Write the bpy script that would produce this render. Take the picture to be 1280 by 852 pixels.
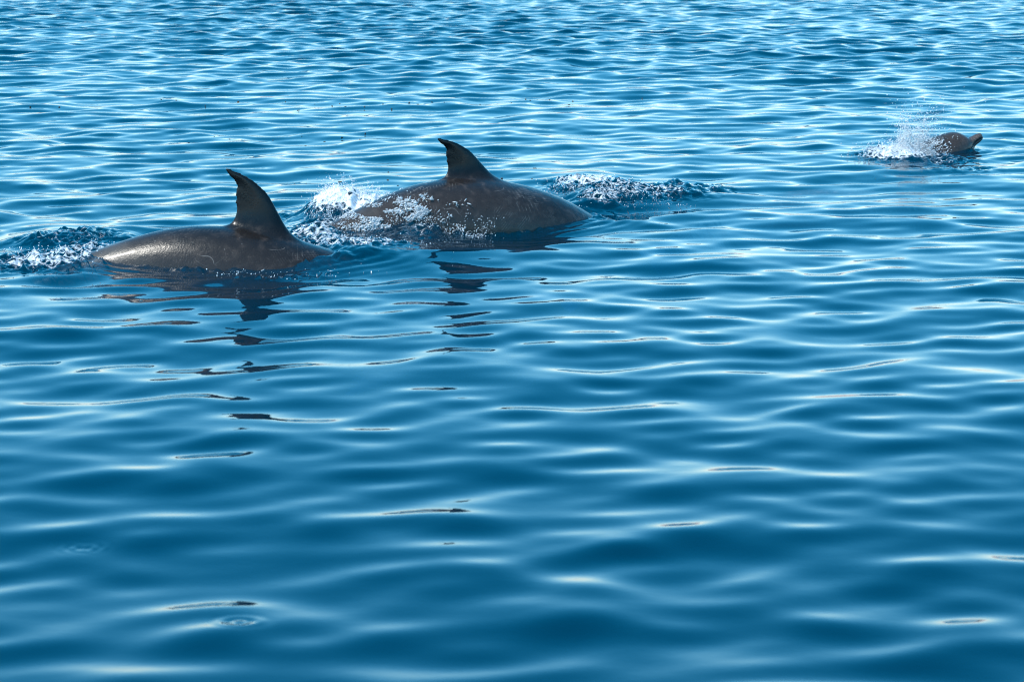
import bpy, bmesh, math, time
import numpy as np
from mathutils import Vector, noise as mnoise

for o in list(bpy.data.objects):
    bpy.data.objects.remove(o, do_unlink=True)
scene = bpy.context.scene
C = scene.collection
R = math.radians

# ------------------------------------------------------------------ camera
CAM_H = 1.6
TILT = math.degrees(math.atan(576 / (1280 * 100 / 36.0)))
cam = bpy.data.cameras.new('camera')
cam.lens = 100
cam.sensor_width = 36
cam.clip_start = 0.1
cam.clip_end = 30000
cam.dof.use_dof = True
cam.dof.focus_distance = 14.0
cam.dof.aperture_fstop = 10.0
camo = bpy.data.objects.new('camera', cam)
C.objects.link(camo)
camo.location = (0, 0, CAM_H)
camo.rotation_euler = (R(90 - TILT), 0, 0)
scene.camera = camo

# ------------------------------------------------------------------ sky and sun
SUN_EL, SUN_AZ = 56, 245          # azimuth clockwise from +Y (view direction)
w = bpy.data.worlds.new('World')
scene.world = w
w.use_nodes = True
wn = w.node_tree.nodes
wn.clear()
sky = wn.new('ShaderNodeTexSky')
sky.sky_type = 'NISHITA'
sky.sun_disc = False
sky.sun_elevation = R(SUN_EL)
sky.sun_rotation = R(SUN_AZ)
sky.altitude = 0
sky.air_density = 1.0
sky.dust_density = 0.3
sky.ozone_density = 4.5
bg = wn.new('ShaderNodeBackground')
bg.inputs['Strength'].default_value = 0.15
wo = wn.new('ShaderNodeOutputWorld')
# deep clear blue overhead, washed out to white haze all round the horizon
wl = w.node_tree.links.new
tc = wn.new('ShaderNodeTexCoord')
sx = wn.new('ShaderNodeSeparateXYZ'); wl(tc.outputs['Generated'], sx.inputs[0])
def wm(op, a, b):
    n = wn.new('ShaderNodeMath'); n.operation = op
    for i, v in enumerate((a, b)):
        if isinstance(v, (int, float)): n.inputs[i].default_value = v
        else: wl(v, n.inputs[i])
    return n.outputs[0]
haze = wm('POWER', math.e, wm('MULTIPLY', wm('MAXIMUM', sx.outputs['Z'], 0.0), -1 / 0.110))
tm = wn.new('ShaderNodeMix'); tm.data_type = 'RGBA'
wl(haze, tm.inputs['Factor'])
tm.inputs[6].default_value = (0.0, 0.60, 0.70, 1)
tm.inputs[7].default_value = (1.06, 1.02, 1.14, 1)
tint = wn.new('ShaderNodeMix'); tint.data_type = 'RGBA'; tint.blend_type = 'MULTIPLY'
tint.inputs['Factor'].default_value = 1.0
wl(sky.outputs[0], tint.inputs[6]); wl(tm.outputs[2], tint.inputs[7])
wl(tint.outputs[2], bg.inputs[0])
w.node_tree.links.new(bg.outputs[0], wo.inputs[0])

sl = bpy.data.lights.new('sun', 'SUN')
sl.energy = 2.15
sl.angle = R(0.5)
sl.color = (1.0, 0.95, 0.87)
so = bpy.data.objects.new('sun', sl)
C.objects.link(so)
sd = Vector((math.sin(R(SUN_AZ)) * math.cos(R(SUN_EL)), math.cos(R(SUN_AZ)) * math.cos(R(SUN_EL)), math.sin(R(SUN_EL))))
so.rotation_euler = (-sd).to_track_quat('-Z', 'Y').to_euler()
so.location = sd * 50

vs = scene.view_settings
vs.view_transform = 'Standard'
vs.look = 'None'
vs.exposure = 1.35
vs.gamma = 1.0
scene.cycles.max_bounces = 8
scene.cycles.transparent_max_bounces = 16
scene.cycles.caustics_reflective = False
scene.cycles.caustics_refractive = False
scene.cycles.use_denoising = True
scene.cycles.filter_width = 1.1

# ------------------------------------------------------------------ helpers
def tag(o, label=None, cat=None, group=None, kind=None):
    if label: o['label'] = label
    if cat: o['category'] = cat
    if group: o['group'] = group
    if kind: o['kind'] = kind
    return o

def mesh_from(name, verts, quads, smooth=True):
    verts = np.ascontiguousarray(verts, dtype=np.float32)
    quads = np.ascontiguousarray(quads, dtype=np.int32)
    k = quads.shape[1]
    me = bpy.data.meshes.new(name)
    me.vertices.add(len(verts))
    me.vertices.foreach_set('co', verts.ravel())
    me.loops.add(quads.size)
    me.loops.foreach_set('vertex_index', quads.ravel())
    me.polygons.add(len(quads))
    me.polygons.foreach_set('loop_start', np.arange(len(quads), dtype=np.int32) * k)
    me.update(calc_edges=True)
    if smooth:
        me.polygons.foreach_set('use_smooth', np.ones(len(quads), dtype=bool))
    return me

def fattr(me, name, arr):
    a = me.attributes.new(name, 'FLOAT', 'POINT')
    a.data.foreach_set('value', np.ascontiguousarray(arr, dtype=np.float32))

def vattr(me, name, arr):
    a = me.attributes.new(name, 'FLOAT_VECTOR', 'POINT')
    a.data.foreach_set('vector', np.ascontiguousarray(arr, dtype=np.float32).ravel())

def obj(name, me, mat, parent=None):
    o = bpy.data.objects.new(name, me)
    C.objects.link(o)
    me.materials.append(mat)
    if parent: o.parent = parent
    return o

def sstep(a, b, x):
    t = np.clip((x - a) / (b - a), 0, 1)
    return t * t * (3 - 2 * t)

def vnoise(x, y, seed=0):
    """smooth lattice noise in -1..1 on numpy arrays"""
    xi = np.floor(x).astype(np.int64); yi = np.floor(y).astype(np.int64)
    xf = x - xi; yf = y - yi
    u = xf * xf * xf * (xf * (xf * 6 - 15) + 10); v = yf * yf * yf * (yf * (yf * 6 - 15) + 10)
    def h(a, b):
        n = (a * 374761393 + b * 668265263 + seed * 982451653) & 0x7fffffff
        n = ((n ^ (n >> 13)) * 1274126177) & 0x7fffffff
        n = n ^ (n >> 16)
        return (n & 0xffff) / 32767.5 - 1
    return (h(xi, yi) * (1 - u) + h(xi + 1, yi) * u) * (1 - v) + (h(xi, yi + 1) * (1 - u) + h(xi + 1, yi + 1) * u) * v

def fbm(x, y, octv=4, seed=0, gain=0.5):
    a, s, t = 1.0, 0.0, 0.0
    for k in range(octv):
        s = s + a * vnoise(x, y, seed + k * 7); t += a
        x = x * 2.03 + 3.1; y = y * 2.03 - 1.7; a *= gain
    return s / t

class NT:
    def __init__(self, name):
        self.m = bpy.data.materials.new(name); self.m.use_nodes = True
        self.t = self.m.node_tree; self.t.nodes.clear()
        self.out = self.n('ShaderNodeOutputMaterial')
    def n(self, kind, **kw):
        nd = self.t.nodes.new(kind)
        for k, v in kw.items():
            if hasattr(nd, k): setattr(nd, k, v)
            else: nd.inputs[k].default_value = v
        return nd
    def l(self, a, b): self.t.links.new(a, b)
    def math(self, op, a, b=None, clamp=False):
        nd = self.t.nodes.new('ShaderNodeMath'); nd.operation = op; nd.use_clamp = clamp
        for i, v in enumerate((a, b)):
            if v is None: continue
            if isinstance(v, (int, float)): nd.inputs[i].default_value = v
            else: self.l(v, nd.inputs[i])
        return nd.outputs[0]
    def mix(self, f, a, b):
        nd = self.t.nodes.new('ShaderNodeMixShader')
        if isinstance(f, (int, float)): nd.inputs[0].default_value = f
        else: self.l(f, nd.inputs[0])
        self.l(a, nd.inputs[1]); self.l(b, nd.inputs[2])
        return nd.outputs[0]
    def mixc(self, f, a, b):
        nd = self.t.nodes.new('ShaderNodeMix'); nd.data_type = 'RGBA'
        if isinstance(f, (int, float)): nd.inputs['Factor'].default_value = f
        else: self.l(f, nd.inputs['Factor'])
        for v, s in ((a, nd.inputs[6]), (b, nd.inputs[7])):
            if isinstance(v, (tuple, list)): s.default_value = (*v[:3], 1)
            else: self.l(v, s)
        return nd.outputs[2]
    def ramp(self, v, a, b):
        nd = self.t.nodes.new('ShaderNodeMapRange'); nd.interpolation_type = 'SMOOTHSTEP'
        nd.inputs['From Min'].default_value = a; nd.inputs['From Max'].default_value = b
        self.l(v, nd.inputs['Value'])
        return nd.outputs[0]

# ------------------------------------------------------------------ materials
WATER_BLUE = (0.000, 0.036, 0.072)
def water_material():
    t = NT('sea_water')
    geo = t.n('ShaderNodeNewGeometry')
    # capillary ripples
    rip = t.n('ShaderNodeTexNoise', Scale=9.0, Detail=3.0, Roughness=0.5)
    t.l(geo.outputs['Position'], rip.inputs['Vector'])
    ra = t.n('ShaderNodeAttribute', attribute_name='ripple')
    bmp = t.n('ShaderNodeBump', Strength=1.0)
    t.l(t.math('MULTIPLY', rip.outputs['Fac'], ra.outputs['Fac']), bmp.inputs['Height'])
    bmp.inputs['Distance'].default_value = 0.006
    fr = t.n('ShaderNodeFresnel', IOR=1.333)
    t.l(bmp.outputs[0], fr.inputs['Normal'])
    gl = t.n('ShaderNodeBsdfGlossy', Roughness=0.02)
    t.l(bmp.outputs[0], gl.inputs['Normal'])
    # light scattered back out of the water column: independent of the wavelets' normal
    up = t.n('ShaderNodeCombineXYZ'); up.inputs[2].default_value = 1.0
    df = t.n('ShaderNodeBsdfDiffuse'); df.inputs['Color'].default_value = (*WATER_BLUE, 1)
    t.l(up.outputs[0], df.inputs['Normal'])
    tr = t.n('ShaderNodeBsdfTransparent')
    body = t.mix(0.50, df.outputs[0], tr.outputs[0])
    wat = t.mix(fr.outputs[0], body, gl.outputs[0])
    # foam
    fa = t.n('ShaderNodeAttribute', attribute_name='foam')
    nz = t.n('ShaderNodeTexNoise', Scale=26.0, Detail=6.0, Roughness=0.68, Distortion=0.6)
    t.l(geo.outputs['Position'], nz.inputs['Vector'])
    vo = t.n('ShaderNodeTexVoronoi', feature='DISTANCE_TO_EDGE', Scale=22.0)
    wv = t.n('ShaderNodeVectorMath', operation='ADD')
    nv = t.n('ShaderNodeTexNoise', Scale=14.0, Detail=2.0)
    sc = t.n('ShaderNodeVectorMath', operation='SCALE'); sc.inputs['Scale'].default_value = 0.08
    t.l(geo.outputs['Position'], nv.inputs['Vector']); t.l(nv.outputs['Color'], sc.inputs[0])
    t.l(geo.outputs['Position'], wv.inputs[0]); t.l(sc.outputs[0], wv.inputs[1])
    t.l(wv.outputs[0], vo.inputs['Vector'])
    lace = t.math('SUBTRACT', 0.62, t.math('MULTIPLY', vo.outputs['Distance'], 2.2))
    v = t.math('ADD', t.math('MULTIPLY', nz.outputs['Fac'], 0.72), t.math('MULTIPLY', lace, 0.36))
    s = t.math('ADD', v, t.math('MULTIPLY', fa.outputs['Fac'], 0.75))
    cov = t.ramp(s, 0.93, 1.16)
    cov = t.math('MULTIPLY', cov, t.ramp(fa.outputs['Fac'], 0.04, 0.22))
    fd = t.n('ShaderNodeBsdfPrincipled', Roughness=0.45)
    fd.inputs['Base Color'].default_value = (0.70, 0.74, 0.77, 1)
    t.l(t.mix(cov, wat, fd.outputs[0]), t.out.inputs['Surface'])
    va = t.n('ShaderNodeVolumeAbsorption'); va.inputs['Color'].default_value = (0.05, 0.62, 0.86, 1)
    va.inputs['Density'].default_value = 1.9
    t.l(va.outputs[0], t.out.inputs['Volume'])
    return t.m

def skin_material(name, tint, rake, pale):
    t = NT(name)
    at = t.n('ShaderNodeAttribute', attribute_name='rest')
    P = at.outputs['Vector']
    sep = t.n('ShaderNodeSeparateXYZ'); t.l(P, sep.inputs[0])
    def noise(scale, detail=4, rough=.55, vec=P, **k):
        n = t.n('ShaderNodeTexNoise', Scale=scale, Detail=detail, Roughness=rough, **k); t.l(vec, n.inputs['Vector']); return n.outputs['Fac']
    n1 = noise(3.2, 5, .6); n2 = noise(26, 4, .6); n3 = noise(140, 3, .6)
    dark = tuple(c * tint for c in (0.038, 0.031, 0.029))
    flank = tuple(c * tint for c in (0.126, 0.094, 0.081))
    belly = (0.20, 0.18, 0.17)
    hz = t.math('ADD', sep.outputs['Z'], t.math('MULTIPLY', t.math('SUBTRACT', n1, .5), .22))
    col = t.mixc(t.ramp(hz, 0.24, 0.04), dark, flank)
    col = t.mixc(t.ramp(hz, -0.12, -0.20), col, belly)
    col = t.mixc(t.math('MULTIPLY', t.ramp(n2, .5, .75), .35), col, tuple(c * 1.9 for c in flank))
    # darker, wetter fin
    col = t.mixc(t.ramp(sep.outputs['Z'], 0.235, 0.31), col, (0.006, 0.005, 0.005))
    # scars: tooth rakes as bunches of fine parallel pale lines
    tot = None
    for ang, sc_, seed, thr in ((38, 31, 0.3, .56), (-52, 36, 4.7, .57), (8, 27, 9.1, .56), (75, 40, 15.3, .58), (-20, 16, 22.3, .57)):
        mp = t.n('ShaderNodeMapping'); mp.inputs['Rotation'].default_value = (R(90), 0, R(0)); mp.inputs['Location'].default_value = (seed, seed * 2, seed * .7)
        t.l(P, mp.inputs['Vector'])
        m2 = t.n('ShaderNodeMapping'); m2.inputs['Rotation'].default_value = (0, R(ang), 0)
        t.l(P, m2.inputs['Vector'])
        wv = t.n('ShaderNodeTexWave', wave_type='BANDS', bands_direction='X', Scale=sc_, Distortion=1.6, Detail=1.0)
        wv.inputs['Detail Scale'].default_value = .4
        t.l(m2.outputs[0], wv.inputs['Vector'])
        ln = t.ramp(wv.outputs['Fac'], .90, .99)
        mk = t.ramp(noise(4.6, 2, .5, mp.outputs[0]), thr, thr + .10)
        v = t.math('MULTIPLY', ln, mk)
        tot = v if tot is None else t.math('MAXIMUM', tot, v)
    brk = t.ramp(noise(34, 4), .44, .62)
    tot = t.math('MULTIPLY', t.math('MULTIPLY', tot, brk), rake)
    below_fin = t.ramp(sep.outputs['Z'], .27, .22)
    tot = t.math('MULTIPLY', tot, below_fin)
    col = t.mixc(tot, col, (0.42, 0.39, 0.36))
    # pale salt and scuff specks
    sp = t.math('MULTIPLY', t.math('MULTIPLY', t.ramp(n3, .66, .74), t.ramp(n2, .45, .65)), t.math('MULTIPLY', below_fin, .5))
    col = t.mixc(sp, col, (0.45, 0.43, 0.40))
    # patchy paler tone along the tail stock
    tail = t.math('MULTIPLY', t.ramp(sep.outputs['X'], 1.55, 1.95), pale)
    col = t.mixc(t.math('MULTIPLY', tail, t.ramp(n1, .3, .7)), col, (0.36, 0.32, 0.28))
    # long thin healed scars
    dv = t.n('ShaderNodeVectorMath', operation='ADD'); dn = t.n('ShaderNodeTexNoise', Scale=5.0, Detail=2.0); ds = t.n('ShaderNodeVectorMath', operation='SCALE')
    ds.inputs['Scale'].default_value = .35
    t.l(P, dn.inputs['Vector']); t.l(dn.outputs['Color'], ds.inputs[0]); t.l(P, dv.inputs[0]); t.l(ds.outputs[0], dv.inputs[1])
    vs_ = t.n('ShaderNodeTexVoronoi', feature='DISTANCE_TO_EDGE', Scale=7.0); t.l(dv.outputs[0], vs_.inputs['Vector'])
    sc_l = t.math('MULTIPLY', t.ramp(vs_.outputs['Distance'], .016, .004), t.ramp(noise(9, 3), .52, .66))
    col = t.mixc(t.math('MULTIPLY', t.math('MULTIPLY', sc_l, below_fin), .30), col, (0.40, 0.36, 0.33))
    ma = t.n('ShaderNodeAttribute', attribute_name='mouth')
    col = t.mixc(t.ramp(ma.outputs['Fac'], .25, .7), col, (0.006, 0.005, 0.005))
    b = t.n('ShaderNodeBsdfPrincipled')
    t.l(col, b.inputs['Base Color'])
    t.l(t.math('ADD', t.math('MULTIPLY', n2, .40), .10), b.inputs['Roughness'])
    b.inputs['IOR'].default_value = 1.34
    b.inputs['Coat Weight'].default_value = .15; b.inputs['Coat Roughness'].default_value = .07; b.inputs['Coat IOR'].default_value = 1.33
    bp = t.n('ShaderNodeBump', Strength=.5); bp.inputs['Distance'].default_value = .004
    t.l(t.math('ADD', t.math('MULTIPLY', n2, .6), t.math('MULTIPLY', n3, .5)), bp.inputs['Height'])
    t.l(bp.outputs[0], b.inputs['Normal'])
    t.l(b.outputs[0], t.out.inputs['Surface'])
    return t.m

def simple(name, col, rough=.5, **k):
    t = NT(name)
    b = t.n('ShaderNodeBsdfPrincipled', Roughness=rough)
    n = t.n('ShaderNodeTexNoise', Scale=k.get('scale', 60.0), Detail=4.0)
    tc = t.n('ShaderNodeTexCoord'); t.l(tc.outputs['Object'], n.inputs['Vector'])
    t.l(t.mixc(n.outputs['Fac'], tuple(c * .7 for c in col), tuple(min(1, c * 1.3) for c in col)), b.inputs['Base Color'])
    t.l(b.outputs[0], t.out.inputs['Surface'])
    return t.m

def droplet_material():
    t = NT('water_droplets')
    fr = t.n('ShaderNodeFresnel', IOR=1.333)
    gl = t.n('ShaderNodeBsdfGlossy', Roughness=.05)
    df = t.n('ShaderNodeBsdfDiffuse'); df.inputs['Color'].default_value = (.93, .95, .97, 1)
    tl = t.n('ShaderNodeBsdfTranslucent'); tl.inputs['Color'].default_value = (.8, .86, .9, 1)
    t.l(t.mix(fr.outputs[0], t.mix(.28, df.outputs[0], tl.outputs[0]), gl.outputs[0]), t.out.inputs['Surface'])
    return t.m

def film_material():
    t = NT('bubble_film')
    lw = t.n('ShaderNodeLayerWeight', Blend=.35)
    gl = t.n('ShaderNodeBsdfGlossy', Roughness=.03)
    tr = t.n('ShaderNodeBsdfTransparent')
    n = t.n('ShaderNodeTexNoise', Scale=40.0, Detail=3.0)
    f = t.math('ADD', t.math('MULTIPLY', lw.outputs['Facing'], .7), t.math('MULTIPLY', t.ramp(n.outputs['Fac'], .5, .75), .35), clamp=True)
    t.l(t.mix(f, tr.outputs[0], gl.outputs[0]), t.out.inputs['Surface'])
    return t.m

def hill_material():
    t = NT('arid_hillside')
    g = t.n('ShaderNodeNewGeometry')
    n = t.n('ShaderNodeTexNoise', Scale=.012, Detail=7.0, Roughness=.62); t.l(g.outputs['Position'], n.inputs['Vector'])
    n2 = t.n('ShaderNodeTexNoise', Scale=.05, Detail=5.0, Roughness=.6); t.l(g.outputs['Position'], n2.inputs['Vector'])
    c = t.mixc(n.outputs['Fac'], (.62, .47, .40), (.76, .64, .57))
    c = t.mixc(t.ramp(n2.outputs['Fac'], .60, .72), c, (.20, .18, .13))
    b = t.n('ShaderNodeBsdfPrincipled', Roughness=.9); t.l(c, b.inputs['Base Color'])
    t.l(b.outputs[0], t.out.inputs['Surface'])
    return t.m

M_WATER = water_material()
M_DROP = droplet_material()
M_FILM = film_material()
M_HILL = hill_material()
M_EYE = simple('wet_eye', (.01, .009, .008), .08)
M_DEBRIS = simple('seaweed_scraps', (.09, .055, .03), .7)

# ------------------------------------------------------------------ dolphin shape and poses (the sea needs their waterlines)
# snout to tail: s, top, bottom, half width
PROF = np.array([
    [0, .012, .012, .012], [.006, .021, .022, .025], [.025, .028, .031, .037], [.09, .034, .046, .050], [.112, .044, .057, .060], [.128, .072, .064, .074], [.15, .100, .073, .09],
    [.19, .129, .09, .108], [.25, .15, .112, .13], [.35, .168, .14, .155], [.55, .205, .18, .192], [.8, .238, .222, .226], [1.05, .25, .24, .238], [1.3, .245, .232, .226],
    [1.55, .212, .20, .19], [1.8, .165, .152, .137], [2.05, .12, .10, .088], [2.25, .085, .07, .05], [2.4, .052, .045, .034], [2.5, .026, .026, .03], [2.55, .012, .012, .02]])
FIN = np.array([  # height, leading edge, trailing edge (distance back along the base)
    [-.09, .0, .335], [-.02, .0, .322], [.0, .0, .313], [.02, .063, .307], [.055, .113, .309], [.085, .158, .315], [.108, .187, .322], [.131, .216, .331], [.150, .250, .343], [.165, .28, .356], [.180, .318, .371], [.190, .345, .382], [.194, .362, .384]])
FIN_S = 1.115

def smooth_interp(x, xp, fp):
    """Catmull-Rom style monotone-ish interpolation"""
    m = np.gradient(fp, xp)
    i = np.clip(np.searchsorted(xp, x) - 1, 0, len(xp) - 2)
    h = xp[i + 1] - xp[i]; t = (x - xp[i]) / h
    return ((2 * t**3 - 3 * t**2 + 1) * fp[i] + (t**3 - 2 * t**2 + t) * h * m[i] + (-2 * t**3 + 3 * t**2) * fp[i + 1] + (t**3 - t**2) * h * m[i + 1])

def lens_blade(bm, stations):
    """closed blade; stations: list of (leading point, trailing point, thickness vector)"""
    prof = [(0, 0), (.04, .55), (.14, .88), (.32, 1), (.55, .8), (.78, .45), (.94, .2), (1, .06)]
    rings = []
    for L, T, th in stations:
        L = Vector(L); T = Vector(T); th = Vector(th)
        up = [bm.verts.new(L.lerp(T, u) + th * v) for u, v in prof]
        dn = [bm.verts.new(L.lerp(T, u) - th * v) for u, v in prof[1:]]
        rings.append(up + dn[::-1])
    n = len(rings[0])
    for a, b in zip(rings[:-1], rings[1:]):
        for i in range(n):
            j = (i + 1) % n
            bm.faces.new((a[i], a[j], b[j], b[i]))
    bm.faces.new(rings[0][::-1]); bm.faces.new(rings[-1])

def dolphin_rest(voxel):
    bm = bmesh.new()
    S = np.unique(np.concatenate([np.linspace(0, .3, 40), np.linspace(.3, 2.55, 70)]))
    tp = np.maximum(smooth_interp(S, PROF[:, 0], PROF[:, 1]), .006)
    bt = np.maximum(smooth_interp(S, PROF[:, 0], PROF[:, 2]), .006)
    wd = np.maximum(smooth_interp(S, PROF[:, 0], PROF[:, 3]), .006)
    N = 40
    rings = []
    for s, a, b, c in zip(S, tp, bt, wd):
        ring = []
        for k in range(N):
            th = 2 * math.pi * k / N
            ct, st = math.cos(th), math.sin(th)
            z = (a if st > 0 else b) * math.copysign(abs(st) ** .95, st)
            ring.append(bm.verts.new((s, c * math.copysign(abs(ct) ** .95, ct), z)))
        rings.append(ring)
    for r0, r1 in zip(rings[:-1], rings[1:]):
        for i in range(N):
            j = (i + 1) % N
            bm.faces.new((r0[i], r1[i], r1[j], r0[j]))
    bm.faces.new(rings[0]); bm.faces.new(rings[-1][::-1])
    # dorsal fin with a flared root
    zt = lambda s: float(np.interp(s, PROF[:, 0], PROF[:, 1]))
    b0, b1 = zt(FIN_S), zt(FIN_S + .313)
    st = []
    for n, l, t in FIN:
        th = .030 * max(0.0, 1 - n / .24) + .034 * math.exp(-max(n, -.02) / .022)
        th = min(th, .06)
        f = lambda a: b0 + (b1 - b0) * a / .313 + n
        st.append(((FIN_S + l, 0, f(l)), (FIN_S + t, 0, f(t)), (0, th, 0)))
    lens_blade(bm, st)
    # flippers
    for sg in (-1, 1):
        st = []
        for k in range(9):
            u = k / 8
            y = sg * (.13 + .25 * u ** .9); z = -.12 - .16 * u
            le = .52 + .24 * u ** 1.2; te = .72 + .10 * u - .0 if u < .5 else .77 + .06 * (u - .5) * 2
            ch = max(.03, (te - le) * math.sqrt(max(0, 1 - (u * .97) ** 4)))
            st.append(((le, y, z), (le + ch, y, z), (0, .016 * (1 - .6 * u), .020 * (1 - .6 * u))))
        lens_blade(bm, st)
    # flukes
    for sg in (-1, 1):
        st = []
        for k in range(10):
            u = k / 9
            y = sg * (-.01 + .31 * u)
            le = 2.33 + .30 * u ** 1.35; te = 2.56 + .02 * math.sin(u * math.pi) + .10 * u
            te = max(te, le + .025)
            st.append(((le, y, 0), (te, y, 0), (0, 0, .020 * (1 - .65 * u))))
        lens_blade(bm, st)
    bmesh.ops.recalc_face_normals(bm, faces=bm.faces)
    me = bpy.data.meshes.new('dolphin_rest'); bm.to_mesh(me); bm.free()
    tmp = bpy.data.objects.new('tmp_rest', me); C.objects.link(tmp)
    md = tmp.modifiers.new('r', 'REMESH'); md.mode = 'VOXEL'; md.voxel_size = voxel; md.adaptivity = 0
    sm = tmp.modifiers.new('s', 'SMOOTH'); sm.factor = .5; sm.iterations = 8
    dg = bpy.context.evaluated_depsgraph_get()
    ev = tmp.evaluated_get(dg); e = ev.to_mesh()
    v = np.empty(len(e.vertices) * 3, np.float32); e.vertices.foreach_get('co', v); v = v.reshape(-1, 3).copy()
    f = np.array([tuple(p.vertices) if len(p.vertices) == 4 else tuple(p.vertices) + (p.vertices[-1],) for p in e.polygons], np.int32)
    ev.to_mesh_clear()
    bpy.data.objects.remove(tmp, do_unlink=True); bpy.data.meshes.remove(me)
    return v, f

def mouth_line(v):
    s, y, z = v[:, 0], v[:, 1], v[:, 2]
    ml = np.interp(s, [0, .1, .2, .27, .31], [-.002, -.010, -.030, -.035, -.022])
    return np.exp(-((z - ml) / .006) ** 2) * sstep(.32, .27, s)

def carve(v):
    """mouth line, blowhole and worn trailing edge of the fin on the rest shape"""
    s, y, z = v[:, 0], v[:, 1], v[:, 2]
    v[:, 1] -= np.sign(y) * mouth_line(v) * .010 * sstep(.0, .03, abs(y) + .02)
    te = FIN_S + np.interp(z - .245, FIN[:, 0], FIN[:, 2])
    edge = sstep(.05, .0, te - s) * (z > .275) * (s > FIN_S) * (abs(y) < .05)
    v[:, 0] -= edge * .006 * sstep(.25, .75, vnoise(z * 55, z * 0 + .5, 5))
    d = np.hypot((s - .36) / .012, y / .03)
    v[:, 2] -= np.where(z > 0, .012 * np.exp(-d ** 2), 0)
    return v

REST_V, REST_F = dolphin_rest(.0076)
REST_V = carve(REST_V)
def blend_root(v, f):
    e = np.unique(np.sort(np.concatenate([f[:, [0, 1]], f[:, [1, 2]], f[:, [2, 3]], f[:, [3, 0]]]), 1), axis=0)
    e = e[e[:, 0] != e[:, 1]]
    s, y, z = v[:, 0], v[:, 1], v[:, 2]
    base = np.interp(s, PROF[:, 0], PROF[:, 1])
    h = z - base
    wt = (sstep(-.10, -.03, h) * sstep(.085, .025, h) * sstep(FIN_S - .12, FIN_S + .02, s) * sstep(FIN_S + .44, FIN_S + .33, s) * sstep(.16, .10, abs(y)))[:, None]
    deg = np.bincount(e.ravel(), minlength=len(v))[:, None]
    for it in range(34):
        acc = np.zeros_like(v)
        for k in range(3):
            acc[:, k] = np.bincount(e[:, 0], v[e[:, 1], k], len(v)) + np.bincount(e[:, 1], v[e[:, 0], k], len(v))
        v = v + wt * .6 * (acc / deg - v)
    return v
REST_V = blend_root(REST_V, REST_F)
FINE = (REST_V, REST_F)
COARSE = dolphin_rest(.016)

KN = np.array([.3, .75, 1.05, 1.35, 1.7, 2.15])
SS = np.linspace(-.05, 2.75, 281)
def pose(v, ang, org, yaw, roll, fin_k, fin_shear):
    ang = np.radians(ang)
    a = np.interp(SS, KN, ang)
    ker = np.hanning(31); ker /= ker.sum()
    a = np.convolve(np.pad(a, 15, mode='edge'), ker, 'valid')
    X = np.cumsum(-np.cos(a) * .01); Z = np.cumsum(-np.sin(a) * .01)
    i = 130
    X -= X[i]; Z -= Z[i]
    s, y, z = (v[:, k].astype(float).copy() for k in range(3))
    # fin proportions of this animal
    zt = np.interp(s, PROF[:, 0], PROF[:, 1])
    base = np.interp(s - FIN_S, [0, .313], [np.interp(FIN_S, PROF[:, 0], PROF[:, 1]), np.interp(FIN_S + .313, PROF[:, 0], PROF[:, 1])])
    up = np.maximum(z - base, 0) * ((s > FIN_S - .03) & (s < FIN_S + .42) & (abs(y) < .08))
    z = z + (fin_k - 1) * up
    s = s + fin_shear * up
    # roll about the spine, then bend
    cr, sr = math.cos(R(roll)), math.sin(R(roll))
    y, z = y * cr - z * sr, y * sr + z * cr
    aa = np.interp(s, SS, a)
    lx = np.interp(s, SS, X) - np.sin(aa) * z
    lz = np.interp(s, SS, Z) + np.cos(aa) * z
    cy, sy = math.cos(R(yaw)), math.sin(R(yaw))
    return np.stack([lx * cy - y * sy, lx * sy + y * cy, lz], 1), org

POSES = {   # spine pitch at the knots, spine point at s = 1.25, yaw, fin height, fin shear, size
    'dark': ([-24, -19, -16.8, -16, 4.5, 18], (-1.083, 12.0, -.121), 3, 1.30, -.15, 1.0, FINE),
    'scarred': ([-30, -23, -13.6, -5.9, 8.8, 15.5], (-.185, 13.33, -.030), 32, 1.04, -.19, 1.0, FINE),
    'lifting': ([27, 36, 36, 26, 10, 0], (1.976, 16.80, -.447), 15, 1.0, 0.0, .82, FINE),
    'under': ([-4, 0, 2, 6, 10, 12], (1.40, 14.85, -.275), 26, .05, 0.0, 1.0, COARSE),
}
POSED = {}
for k, (ang, org, yaw, fk, fs, size, shape) in POSES.items():
    POSED[k] = pose(shape[0], ang, org, yaw, 0, fk, fs)[0] * size
def waterline(k):
    v = POSED[k] + np.array(POSES[k][1])
    p = v[abs(v[:, 2]) < .025][:, :2]
    return p[np.random.default_rng(1).permutation(len(p))[:420]]

# ------------------------------------------------------------------ the sea
rng = np.random.default_rng(11)
def wave_components(n=150):
    lam = np.exp(rng.uniform(np.log(.17), np.log(6.5), n))
    order = np.argsort(lam); lam = lam[order]
    ang = R(-90 + 6) + rng.normal(0, R(66), n)
    ph = rng.uniform(0, 2 * np.pi, n)
    lw = np.log(lam)
    wgt = np.exp(-.5 * ((lw - np.log(.55)) / .85) ** 2) + .42 * np.exp(-.5 * ((lw - np.log(.24)) / .35) ** 2)
    slope = wgt * rng.rayleigh(1, n)
    slope *= SLOPE_RMS * math.sqrt(2) / math.sqrt((slope ** 2).sum())
    k = 2 * np.pi / lam
    return lam, k * np.cos(ang), k * np.sin(ang), k, slope / k, ph, slope
SLOPE_RMS = 0.082
LAM, KX, KY, KK, AMP, PH, SLP = wave_components()
CHOP = 0.75

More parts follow.
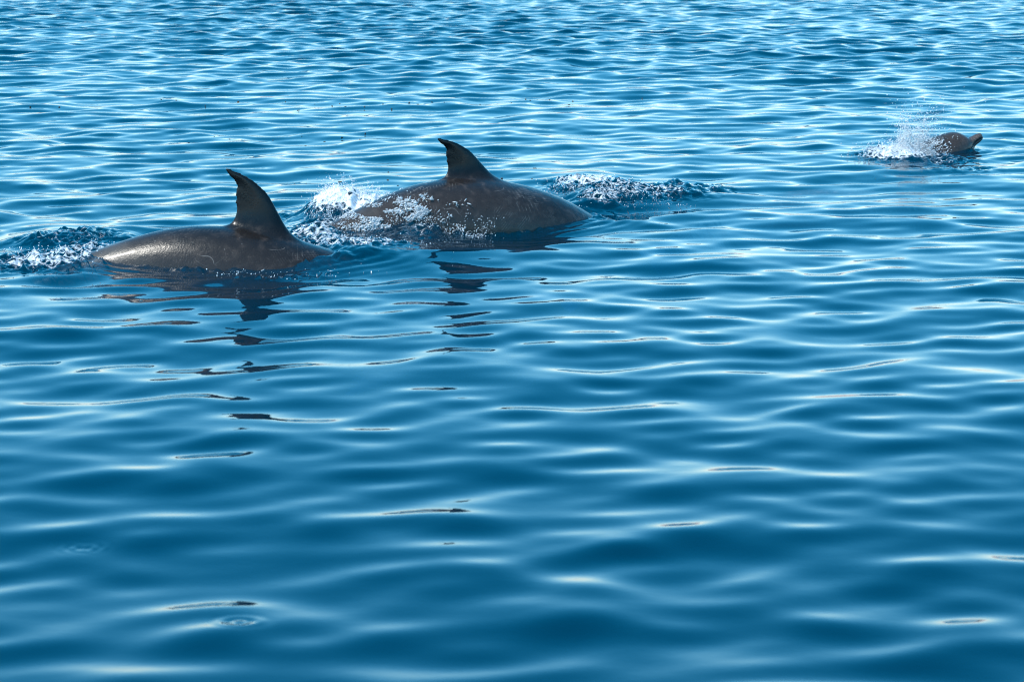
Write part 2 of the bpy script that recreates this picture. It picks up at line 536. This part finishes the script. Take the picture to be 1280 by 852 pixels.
# (x, y, radius_x, radius_y, density, mound height) of broken water round the dolphins
FOAM = [
    (-1.967, 11.955, 0.254, 0.307, 0.70, 0.020),
    (-1.803, 12.110, 0.206, 0.236, 0.62, 0.020),
    (-1.963, 12.60, 0.25, 0.26, 0.52, 0.015),
    (-2.085, 11.853, 0.135, 0.227, 0.50, 0.000),
    (-0.828, 13.608, 0.169, 0.396, 0.97, 0.085),
    (-0.62, 13.42, 0.24, 0.40, 0.92, 0.060),
    (-0.702, 12.42, 0.298, 0.36, 0.66, 0.015),
    (-0.90, 12.80, 0.15, 0.40, 0.68, 0.020),
    (-0.435, 13.009, 0.125, 0.242, 0.55, 0.020),
    (-1.125, 13.478, 0.114, 0.324, 0.20, 0.000),
    (0.402, 14.90, 0.220, 0.45, 0.74, 0.025),
    (0.655, 14.45, 0.33, 0.30, 0.62, 0.030),
    (0.449, 14.192, 0.136, 0.251, 0.62, 0.030),
    (0.932, 14.80, 0.22, 0.22, 0.50, 0.012),
    (-0.957, 11.631, 0.198, 0.073, 0.45, 0.000),
    (-1.384, 11.904, 0.304, 0.102, 0.35, 0.000),
    (2.250, 16.614, 0.206, 0.342, 0.86, 0.025),
    (2.431, 16.421, 0.255, 0.239, 0.55, 0.010),
    (2.463, 15.868, 0.269, 0.223, 0.25, 0.000),
]
# over the tail of the second animal is the last one
FOAM.append((-.545, 13.09, .17, .12, .80, .045))
FOAM.append((-.36, 13.03, .14, .07, .62, .015))
FOAM.append((-1.717, 12.110, .12, .16, .6, .01))
# smooth swells thrown up by the dolphins: (x, y, radius_x, radius_y, rotation deg, height)
SWELL = [
    (-0.810, 11.904, 0.507, 0.254, 0, 0.030),
    (-1.981, 12.65, 0.35, 0.40, 0, 0.022),
    (-0.589, 12.216, 0.381, 0.267, 0, 0.030),
    (0.60, 14.75, 0.50, 0.50, 0, 0.022),
    (-1.195, 11.371, 0.581, 0.209, 0, -0.030),
    (2.45, 16.50, 0.40, 0.30, 0, -0.020),
]
SWELL.append((.02, 12.98, .30, .26, 32, -.035))
SWELL.append((-1.0, 11.75, .25, .2, 0, -.025))
# small rings left by drops: (x, y, wavelength, radius, height)
RINGS = [
    (-1.044, 6.766, 0.028, 0.050, 0.0012),
    (1.669, 11.417, 0.030, 0.050, 0.0010),
    (-1.337, 11.778, 0.030, 0.050, 0.0020),
    (-0.594, 6.032, 0.050, 0.050, 0.0020),
]

def build_sea():
    # row spacing follows the size of the wavelets that matter there
    ys = [4.6]
    while ys[-1] < 42:
        y = ys[-1]
        d = .0026 * y if y < 11 else min(.0020 * y, .045)
        if 11.2 < y < 14.6: d = .0125
        if 16.3 < y < 17.6: d = .016
        ys.append(y + d)
    while ys[-1] < 9000: ys.append(ys[-1] * 1.09)
    near = [4.6 - .02 * (1.5 ** i) for i in range(1, 24)]
    ys = np.array(near[::-1] + ys)
    core = np.linspace(-1, 1, 791)
    out = 1 + np.cumsum(.004 * 1.3 ** np.arange(22))
    us = np.concatenate([-out[::-1], core, out])
    half = .218 * np.maximum(ys, 4.6)
    X0 = (us[None, :] * half[:, None]); Y0 = np.repeat(ys[:, None], len(us), 1)
    rows, cols = X0.shape
    x = X0.ravel(); y = Y0.ravel()
    dy = np.gradient(ys)
    dyf = np.repeat(dy[:, None], cols, 1).ravel().astype(np.float32)
    dx = np.abs(np.gradient(X0, axis=1)).ravel().astype(np.float32)
    cell = np.maximum(dyf, dx)
    calm = .82 + .42 * fbm(x * .33 + 5, y * .16, 3, seed=3)      # gusts and slicks
    calm = np.clip(calm, .3, 1.3).astype(np.float32)
    farther = (1 + .55 * sstep(14, 32, y)).astype(np.float32)
    nearfade = (.80 + .20 * sstep(6, 12, y)).astype(np.float32)
    x32 = x.astype(np.float32); y32 = y.astype(np.float32)
    z = np.zeros_like(x32); ox = np.zeros_like(x32); oy = np.zeros_like(x32)
    for lam, kx, ky, kk, a, p in zip(LAM, KX, KY, KK, AMP, PH):
        if lam < 8 * cell.max():
            f = np.clip((lam / cell - 2.5) / 3, 0, 1)
        else:
            f = 1.0
        if lam < 1.8: f = f * calm * (farther if lam > .6 else farther ** 1.6)
        if lam < 1.8: f = f * nearfade
        th = x32 * np.float32(kx) + y32 * np.float32(ky) + np.float32(p)
        c = np.cos(th) * f; s = np.sin(th) * f
        z += np.float32(a) * c
        ox -= np.float32(CHOP * a * kx / kk) * s
        oy -= np.float32(CHOP * a * ky / kk) * s
    # dolphins' wakes
    foam = np.zeros_like(x32)
    quiet = np.zeros_like(x32)
    for (fx, fy, rx, ry, d, h) in FOAM:
        m = np.where((abs(x - fx) < 2.2 * rx) & (abs(y - fy) < 2.2 * ry))[0]
        q = ((x[m] - fx) / rx) ** 2 + ((y[m] - fy) / ry) ** 2
        g = np.exp(-1.1 * q)
        foam[m] = np.maximum(foam[m], d * sstep(.06, .75, g))
        z[m] += h * g
    for (fx, fy, rx, ry, a, h) in SWELL:
        m = np.where((abs(x - fx) < 3 * max(rx, ry)) & (abs(y - fy) < 3 * max(rx, ry)))[0]
        ca, sa = math.cos(R(a)), math.sin(R(a))
        u = ((x[m] - fx) * ca + (y[m] - fy) * sa) / rx; v = (-(x[m] - fx) * sa + (y[m] - fy) * ca) / ry
        z[m] += h * np.exp(-(u * u + v * v))
    for (fx, fy, lam, r, h) in RINGS:
        m = np.where((abs(x - fx) < 3 * r) & (abs(y - fy) < 3 * r))[0]
        d = np.hypot(x[m] - fx, y[m] - fy)
        z[m] += h * np.cos(2 * np.pi * d / lam) * np.exp(-(d / r) ** 2)
    for k, dens, climb in (('dark', .34, .004), ('scarred', .46, .008), ('lifting', .5, .008)):
        wl_ = waterline(k)
        (x0, y0), (x1, y1) = wl_.min(0) - .25, wl_.max(0) + .25
        m = np.where((x > x0) & (x < x1) & (y > y0) & (y < y1))[0]
        d = np.full(len(m), 9.0)
        for px, py in wl_:
            d = np.minimum(d, (x[m] - px) ** 2 + ((y[m] - py)) ** 2)
        d = np.sqrt(d)
        patch = sstep(-.25, .35, fbm(x[m] * 5, y[m] * 5, 3, seed=61))
        foam[m] = np.maximum(foam[m], dens * patch * np.exp(-(d / .055) ** 1.5))
        z[m] += climb * np.exp(-(d / .06) ** 2)
        z[m] += .004 * np.cos(2 * np.pi * d / .085) * np.exp(-d / .12) * sstep(0, .05, d)
    m = np.where(foam > .02)[0]
    t = fbm(x[m] * 9, y[m] * 6, 5, seed=21, gain=.62)
    t2 = 1 - abs(fbm(x[m] * 14, y[m] * 8, 3, seed=50)) * 2
    z[m] += foam[m] * (.05 * t + .030 * t2 + .018 * fbm(x[m] * 38, y[m] * 22, 2, seed=91))
    ox[m] += foam[m] * .02 * fbm(x[m] * 12, y[m] * 12, 3, seed=77)
    co = np.stack([x + ox, y + oy, z], 1)
    idx = np.arange(rows * cols, dtype=np.int32).reshape(rows, cols)
    q = np.stack([idx[:-1, :-1], idx[:-1, 1:], idx[1:, 1:], idx[1:, :-1]], -1).reshape(-1, 4)
    me = mesh_from('sea', co, q)
    fattr(me, 'foam', foam)
    fattr(me, 'ripple', (.10 + .35 * sstep(9, 40, y)) * calm + 1.5 * foam)
    print('sea rows', rows, 'cols', cols)
    o = obj('sea', me, M_WATER)
    tag(o, 'rippled deep blue sea surface reaching to the horizon', 'sea', kind='structure')
    global SEA
    SEA = (X0, Y0, co[:, 2].reshape(rows, cols), ys, us)
    return o
build_sea()

def sea_z(px, py):
    X0, Y0, Z, ys, us = SEA
    i = min(max(np.searchsorted(ys, py), 1), len(ys) - 1)
    return float(np.interp(px, X0[i], Z[i]))

# ------------------------------------------------------------------ far coast
def build_hills():
    n, mrows = 260, 26
    a = np.radians(np.linspace(-75, 75, n))
    t = np.linspace(0, 1, mrows)
    A, T = np.meshgrid(a, t)
    rad = 2600 + 900 * T
    ridge = 60 + 40 * fbm(A * 7 + 3, A * 0 + .5, 4, seed=8) + 12 * fbm(A * 31, A * 0, 3, seed=9)
    zz = ridge * np.sin(np.clip(T * 1.15, 0, 1) * np.pi / 2) ** .8 * (1 + .25 * fbm(A * 40, T * 6, 4, seed=12)) - 3
    zz[0] = -6
    co = np.stack([rad * np.sin(A), rad * np.cos(A), zz], -1).reshape(-1, 3)
    idx = np.arange(n * mrows).reshape(mrows, n)
    q = np.stack([idx[:-1, :-1], idx[:-1, 1:], idx[1:, 1:], idx[1:, :-1]], -1).reshape(-1, 4)
    o = obj('hills', mesh_from('hills', co, q), M_HILL)
    tag(o, 'low pale pinkish beige coast hills along the horizon', 'hills', kind='structure')
build_hills()

def build_added_seabed():  # unseen floor, added to block the sky background so deep water goes dark
    n = 40
    g = np.linspace(-1, 1, n); g = np.sign(g) * abs(g) ** 3 * 9000
    X, Y = np.meshgrid(g, g)
    Z = -14 + 1.5 * fbm(X * .01, Y * .01, 3, seed=31)
    idx = np.arange(n * n).reshape(n, n)
    q = np.stack([idx[:-1, :-1], idx[:-1, 1:], idx[1:, 1:], idx[1:, :-1]], -1).reshape(-1, 4)
    o = obj('added_seabed', mesh_from('added_seabed', np.stack([X, Y, Z], -1).reshape(-1, 3), q), simple('sand', (.3, .26, .2), .9))
    tag(o, 'unseen sea floor added to keep the sky from showing through the water', 'added_seabed', kind='structure')
build_added_seabed()

# ------------------------------------------------------------------ dolphins
def dolphin(key, label, mat):
    ang, org, yaw, fk, fs, size, (RV, RF) = POSES[key]
    root = bpy.data.objects.new('dolphin', None); C.objects.link(root)
    root.location = org
    tag(root, label, 'dolphin', 'dolphins swimming together')
    me = mesh_from('dolphin_body', POSED[key], RF); me.validate()
    vattr(me, 'rest', RV)
    fattr(me, 'mouth', mouth_line(RV))
    obj('body', me, mat, root)
    for sg in (-1, 1):
        p = pose(np.array([[.33, sg * .143, -.015]]), ang, org, yaw, 0, fk, fs)[0] * size
        bm = bmesh.new(); bmesh.ops.create_uvsphere(bm, u_segments=12, v_segments=8, radius=.015 * size)
        e = bpy.data.meshes.new('eye'); bm.to_mesh(e); bm.free()
        for pl in e.polygons: pl.use_smooth = True
        eo = obj('eye', e, M_EYE, root); eo.location = p[0]
    return root

SK1 = skin_material('skin_dark_brown_grey', .31, .10, .30)
SK2 = skin_material('skin_raked_grey', .44, .30, .15)
SK3 = skin_material('skin_mid_grey', .50, .3, .1)
SK4 = skin_material('skin_pale_grey', 5.0, .3, .1)
dolphin('dark', 'dark dolphin with tall upright dorsal fin, following the foam at another dolphin\'s tail', SK1)
dolphin('scarred', 'grey scarred dolphin with hooked dorsal fin, foam over its tail and ahead of it', SK2)
dolphin('lifting', 'dolphin lifting its beak and rounded head out of the water beside a burst of spray', SK3)
dolphin('under', 'faint grey dolphin fully under the surface, seen through the water', SK4)
TAIL2 = POSED['scarred'] + np.array(POSES['scarred'][1])
HEAD3 = POSED['lifting'] + np.array(POSES['lifting'][1])

# ------------------------------------------------------------------ spray
def ico():
    bm = bmesh.new(); bmesh.ops.create_icosphere(bm, subdivisions=1, radius=1)
    v = np.array([x.co[:] for x in bm.verts]); f = np.array([[q.index for q in p.verts] for p in bm.faces]); bm.free()
    return v, f
IV, IF = ico()
OV = np.array([(1, 0, 0), (-1, 0, 0), (0, 1, 0), (0, -1, 0), (0, 0, 1), (0, 0, -1)], float) * 1.2
OF = np.array([(0, 2, 4), (2, 1, 4), (1, 3, 4), (3, 0, 4), (2, 0, 5), (1, 2, 5), (3, 1, 5), (0, 3, 5)])
def droplets(name, label, pts, rad, dirs, k):
    V, Fc, base = [], [], 0
    for sel, bv, bf in ((rad > .0024, IV, IF), (rad <= .0024, OV, OF)):
        n = int(sel.sum())
        d = dirs[sel][:, None, :]
        bb = np.repeat(bv[None], n, 0)
        al = (bb * d).sum(-1, keepdims=True)
        v = pts[sel][:, None, :] + rad[sel][:, None, None] * (bb + (k[sel][:, None, None] - 1) * al * d)
        V.append(v.reshape(-1, 3)); Fc.append((bf[None] + (np.arange(n) * len(bv))[:, None, None]).reshape(-1, 3) + base)
        base += n * len(bv)
    o = obj(name, mesh_from(name, np.concatenate(V), np.concatenate(Fc)), M_DROP)
    tag(o, label, 'spray', kind='stuff')
    return o
rng = np.random.default_rng(5)
def unit(d): return d / np.linalg.norm(d, axis=1, keepdims=True)
def burst(n, cx, cy, lx, ly, height, lean, spread, r0, r1):
    """droplets and threads of water thrown up from a strip of water in a few jets, thinning with height"""
    jets = 14
    jd = np.stack([lean + spread * 1.2 * rng.normal(0, 1, jets), spread * rng.normal(0, 1, jets), np.ones(jets)], 1)
    jp = np.stack([cx + lx * rng.normal(0, .5, jets), cy + ly * rng.normal(0, .5, jets)], 1)
    jh = height * rng.uniform(.35, 1.0, jets)
    j = rng.integers(0, jets, n)
    loose = rng.random(n) < .35
    px = np.where(loose, cx + lx * rng.normal(0, .5, n), jp[j, 0] + lx * .10 * rng.normal(0, 1, n))
    py = np.where(loose, cy + ly * rng.normal(0, .5, n), jp[j, 1] + ly * .10 * rng.normal(0, 1, n))
    z0 = np.array([sea_z(a, b) for a, b in zip(px, py)])
    h = np.where(loose, height, jh[j]) * rng.beta(1.1, 2.4, n)
    d = jd[j] + np.array([1, 1, 0]) * rng.normal(0, 1, (n, 3)) * np.where(loose, spread, spread * .22)[:, None]
    rad = r0 * (r1 / r0) ** (rng.random(n) ** 2.2)
    k = 1 + rng.exponential(.5, n) + np.where(rng.random(n) < .12, rng.uniform(2, 6, n), 0)
    rad = rad / k ** .3
    return np.stack([px + h * d[:, 0], py + h * d[:, 1], z0 + h], 1), rad, unit(d + rng.normal(0, .25, (n, 3))), k
def wash(n, V, s0, s1, zmin, r0, r1, seed):
    """foam running off the skin of an animal, in streaks"""
    s, y, z = REST_V[:, 0], REST_V[:, 1], REST_V[:, 2]
    mid = (s0 + s1) / 2; hw = (s1 - s0) / 2
    p = np.exp(-((s - mid) / hw) ** 2 * 1.6) * sstep(.12, .42, fbm(s * 13 + z * 10, z * 30 - s * 9, 4, seed=seed) + .18) ** 1.3
    p = p * sstep(.20, .05, z) * (V[:, 2] > zmin) * (s > s0 - hw) * (s < s1 + hw)
    i = rng.choice(len(V), n, p=p / p.sum())
    q = V[i] + rng.normal(0, .0035, (n, 3)) + np.array([0, -.002, .002])
    rad = r0 * (r1 / r0) ** (rng.random(n) ** 2)
    d = unit(np.array([-.8, -.15, -.5]) + rng.normal(0, .35, (n, 3)))
    return q, rad, d, 1 + rng.exponential(1.8, n)
def spray(label, bursts, extra=()):
    a = [burst(*b) for b in bursts] + [wash(*b) for b in extra]
    droplets('spray', label, *(np.concatenate(c) for c in zip(*a)))
spray('white burst of spray beside the lifted dolphin head', [
    (3600, 2.375, 16.72, .13, .12, .36, .12, .27, .0010, .0048), (1600, 2.26, 16.62, .22, .2, .11, .15, .3, .0010, .0045),
    (2200, 2.40, 16.75, .11, .1, .48, .22, .22, .0007, .0020)],
    [(2600, HEAD3, .50, .88, -.02, .0009, .0042, 41)])
spray('white splash over the tail of the scarred dolphin', [
    (1800, -.78, 13.45, .22, .25, .10, .1, .4, .0008, .0038), (2600, -.5, 13.08, .24, .12, .11, .1, .35, .0008, .0034), (500, -.33, 13.02, .2, .06, .05, .1, .35, .001, .0035), (300, -.72, 12.4, .4, .3, .05, 0, .4, .001, .004)],
    [(9000, TAIL2, 1.50, 1.90, -.02, .0009, .0034, 43)])
spray('flecks of foam thrown up ahead of the scarred dolphin', [
    (500, .40, 14.5, .3, .3, .06, .1, .4, .001, .0045), (250, .55, 14.15, .3, .2, .04, .1, .4, .001, .004)])
spray('scattered flecks of water round the dark dolphin\'s tail and flank', [
    (350, -1.9, 12.1, .35, .3, .04, 0, .4, .001, .004), (80, -1.0, 11.65, .35, .06, .04, 0, .4, .001, .0035)])

def bubble(label, x, y, r):
    bm = bmesh.new(); bmesh.ops.create_uvsphere(bm, u_segments=32, v_segments=18, radius=r)
    bmesh.ops.delete(bm, geom=[q for q in bm.verts if q.co.z < -.35 * r], context='VERTS')
    for q in bm.verts: q.co.z *= .9; q.co.x *= 1.15
    me = bpy.data.meshes.new('bubble'); bm.to_mesh(me); bm.free()
    for p in me.polygons: p.use_smooth = True
    o = obj('bubble', me, M_FILM); o.location = (x, y, sea_z(x, y))
    tag(o, label, 'bubble', 'bubbles in the splash')
bubble('clear dome bubble at the outer end of the splash', 2.12, 16.66, .052)
bubble('clear dome bubble at the foot of the spray burst', 2.25, 16.8, .06)

# ------------------------------------------------------------------ drifting scraps
def debris():
    rng = np.random.default_rng(8)
    lines = [(-6.2, 19.3, -1.6, 20.8, 26), (-1.7, 20.2, 1.3, 21.4, 26), (-2.0, 17.6, -.7, 17.9, 12), (-1.2, 15.1, .2, 15.6, 14)]
    P = []
    for (x0, y0, x1, y1, n) in lines:
        t = rng.random(n); P += [(x0 + (x1 - x0) * a, y0 + (y1 - y0) * a + rng.normal(0, .25)) for a in t]
    vs_, fs = [], []
    for (px, py) in P:
        r = .0032 * (1 + 2.2 * rng.random() ** 3); b = len(vs_); z = sea_z(px, py)
        ang = rng.uniform(0, 6.28)
        for k in range(6):
            th = k * math.pi / 3; rr = r * rng.uniform(.5, 1.2)
            u, v = rr * 1.8 * math.cos(th), rr * math.sin(th)
            x = px + u * math.cos(ang) - v * math.sin(ang); y = py + u * math.sin(ang) + v * math.cos(ang)
            vs_.append((x, y, z - .004)); vs_.append((x, y, z + .0025 * rng.uniform(.4, 1.5)))
        for k in range(6):
            j = (k + 1) % 6
            fs.append((b + 2 * k, b + 2 * j, b + 2 * j + 1, b + 2 * k + 1))
        fs.append(tuple(b + 2 * k + 1 for k in range(6)))
    me = bpy.data.meshes.new('floating_debris'); me.from_pydata(vs_, [], fs)
    o = obj('floating_debris', me, M_DEBRIS)
    tag(o, 'tiny dark scraps of weed drifting in a line on the water', 'debris', kind='stuff')
debris()
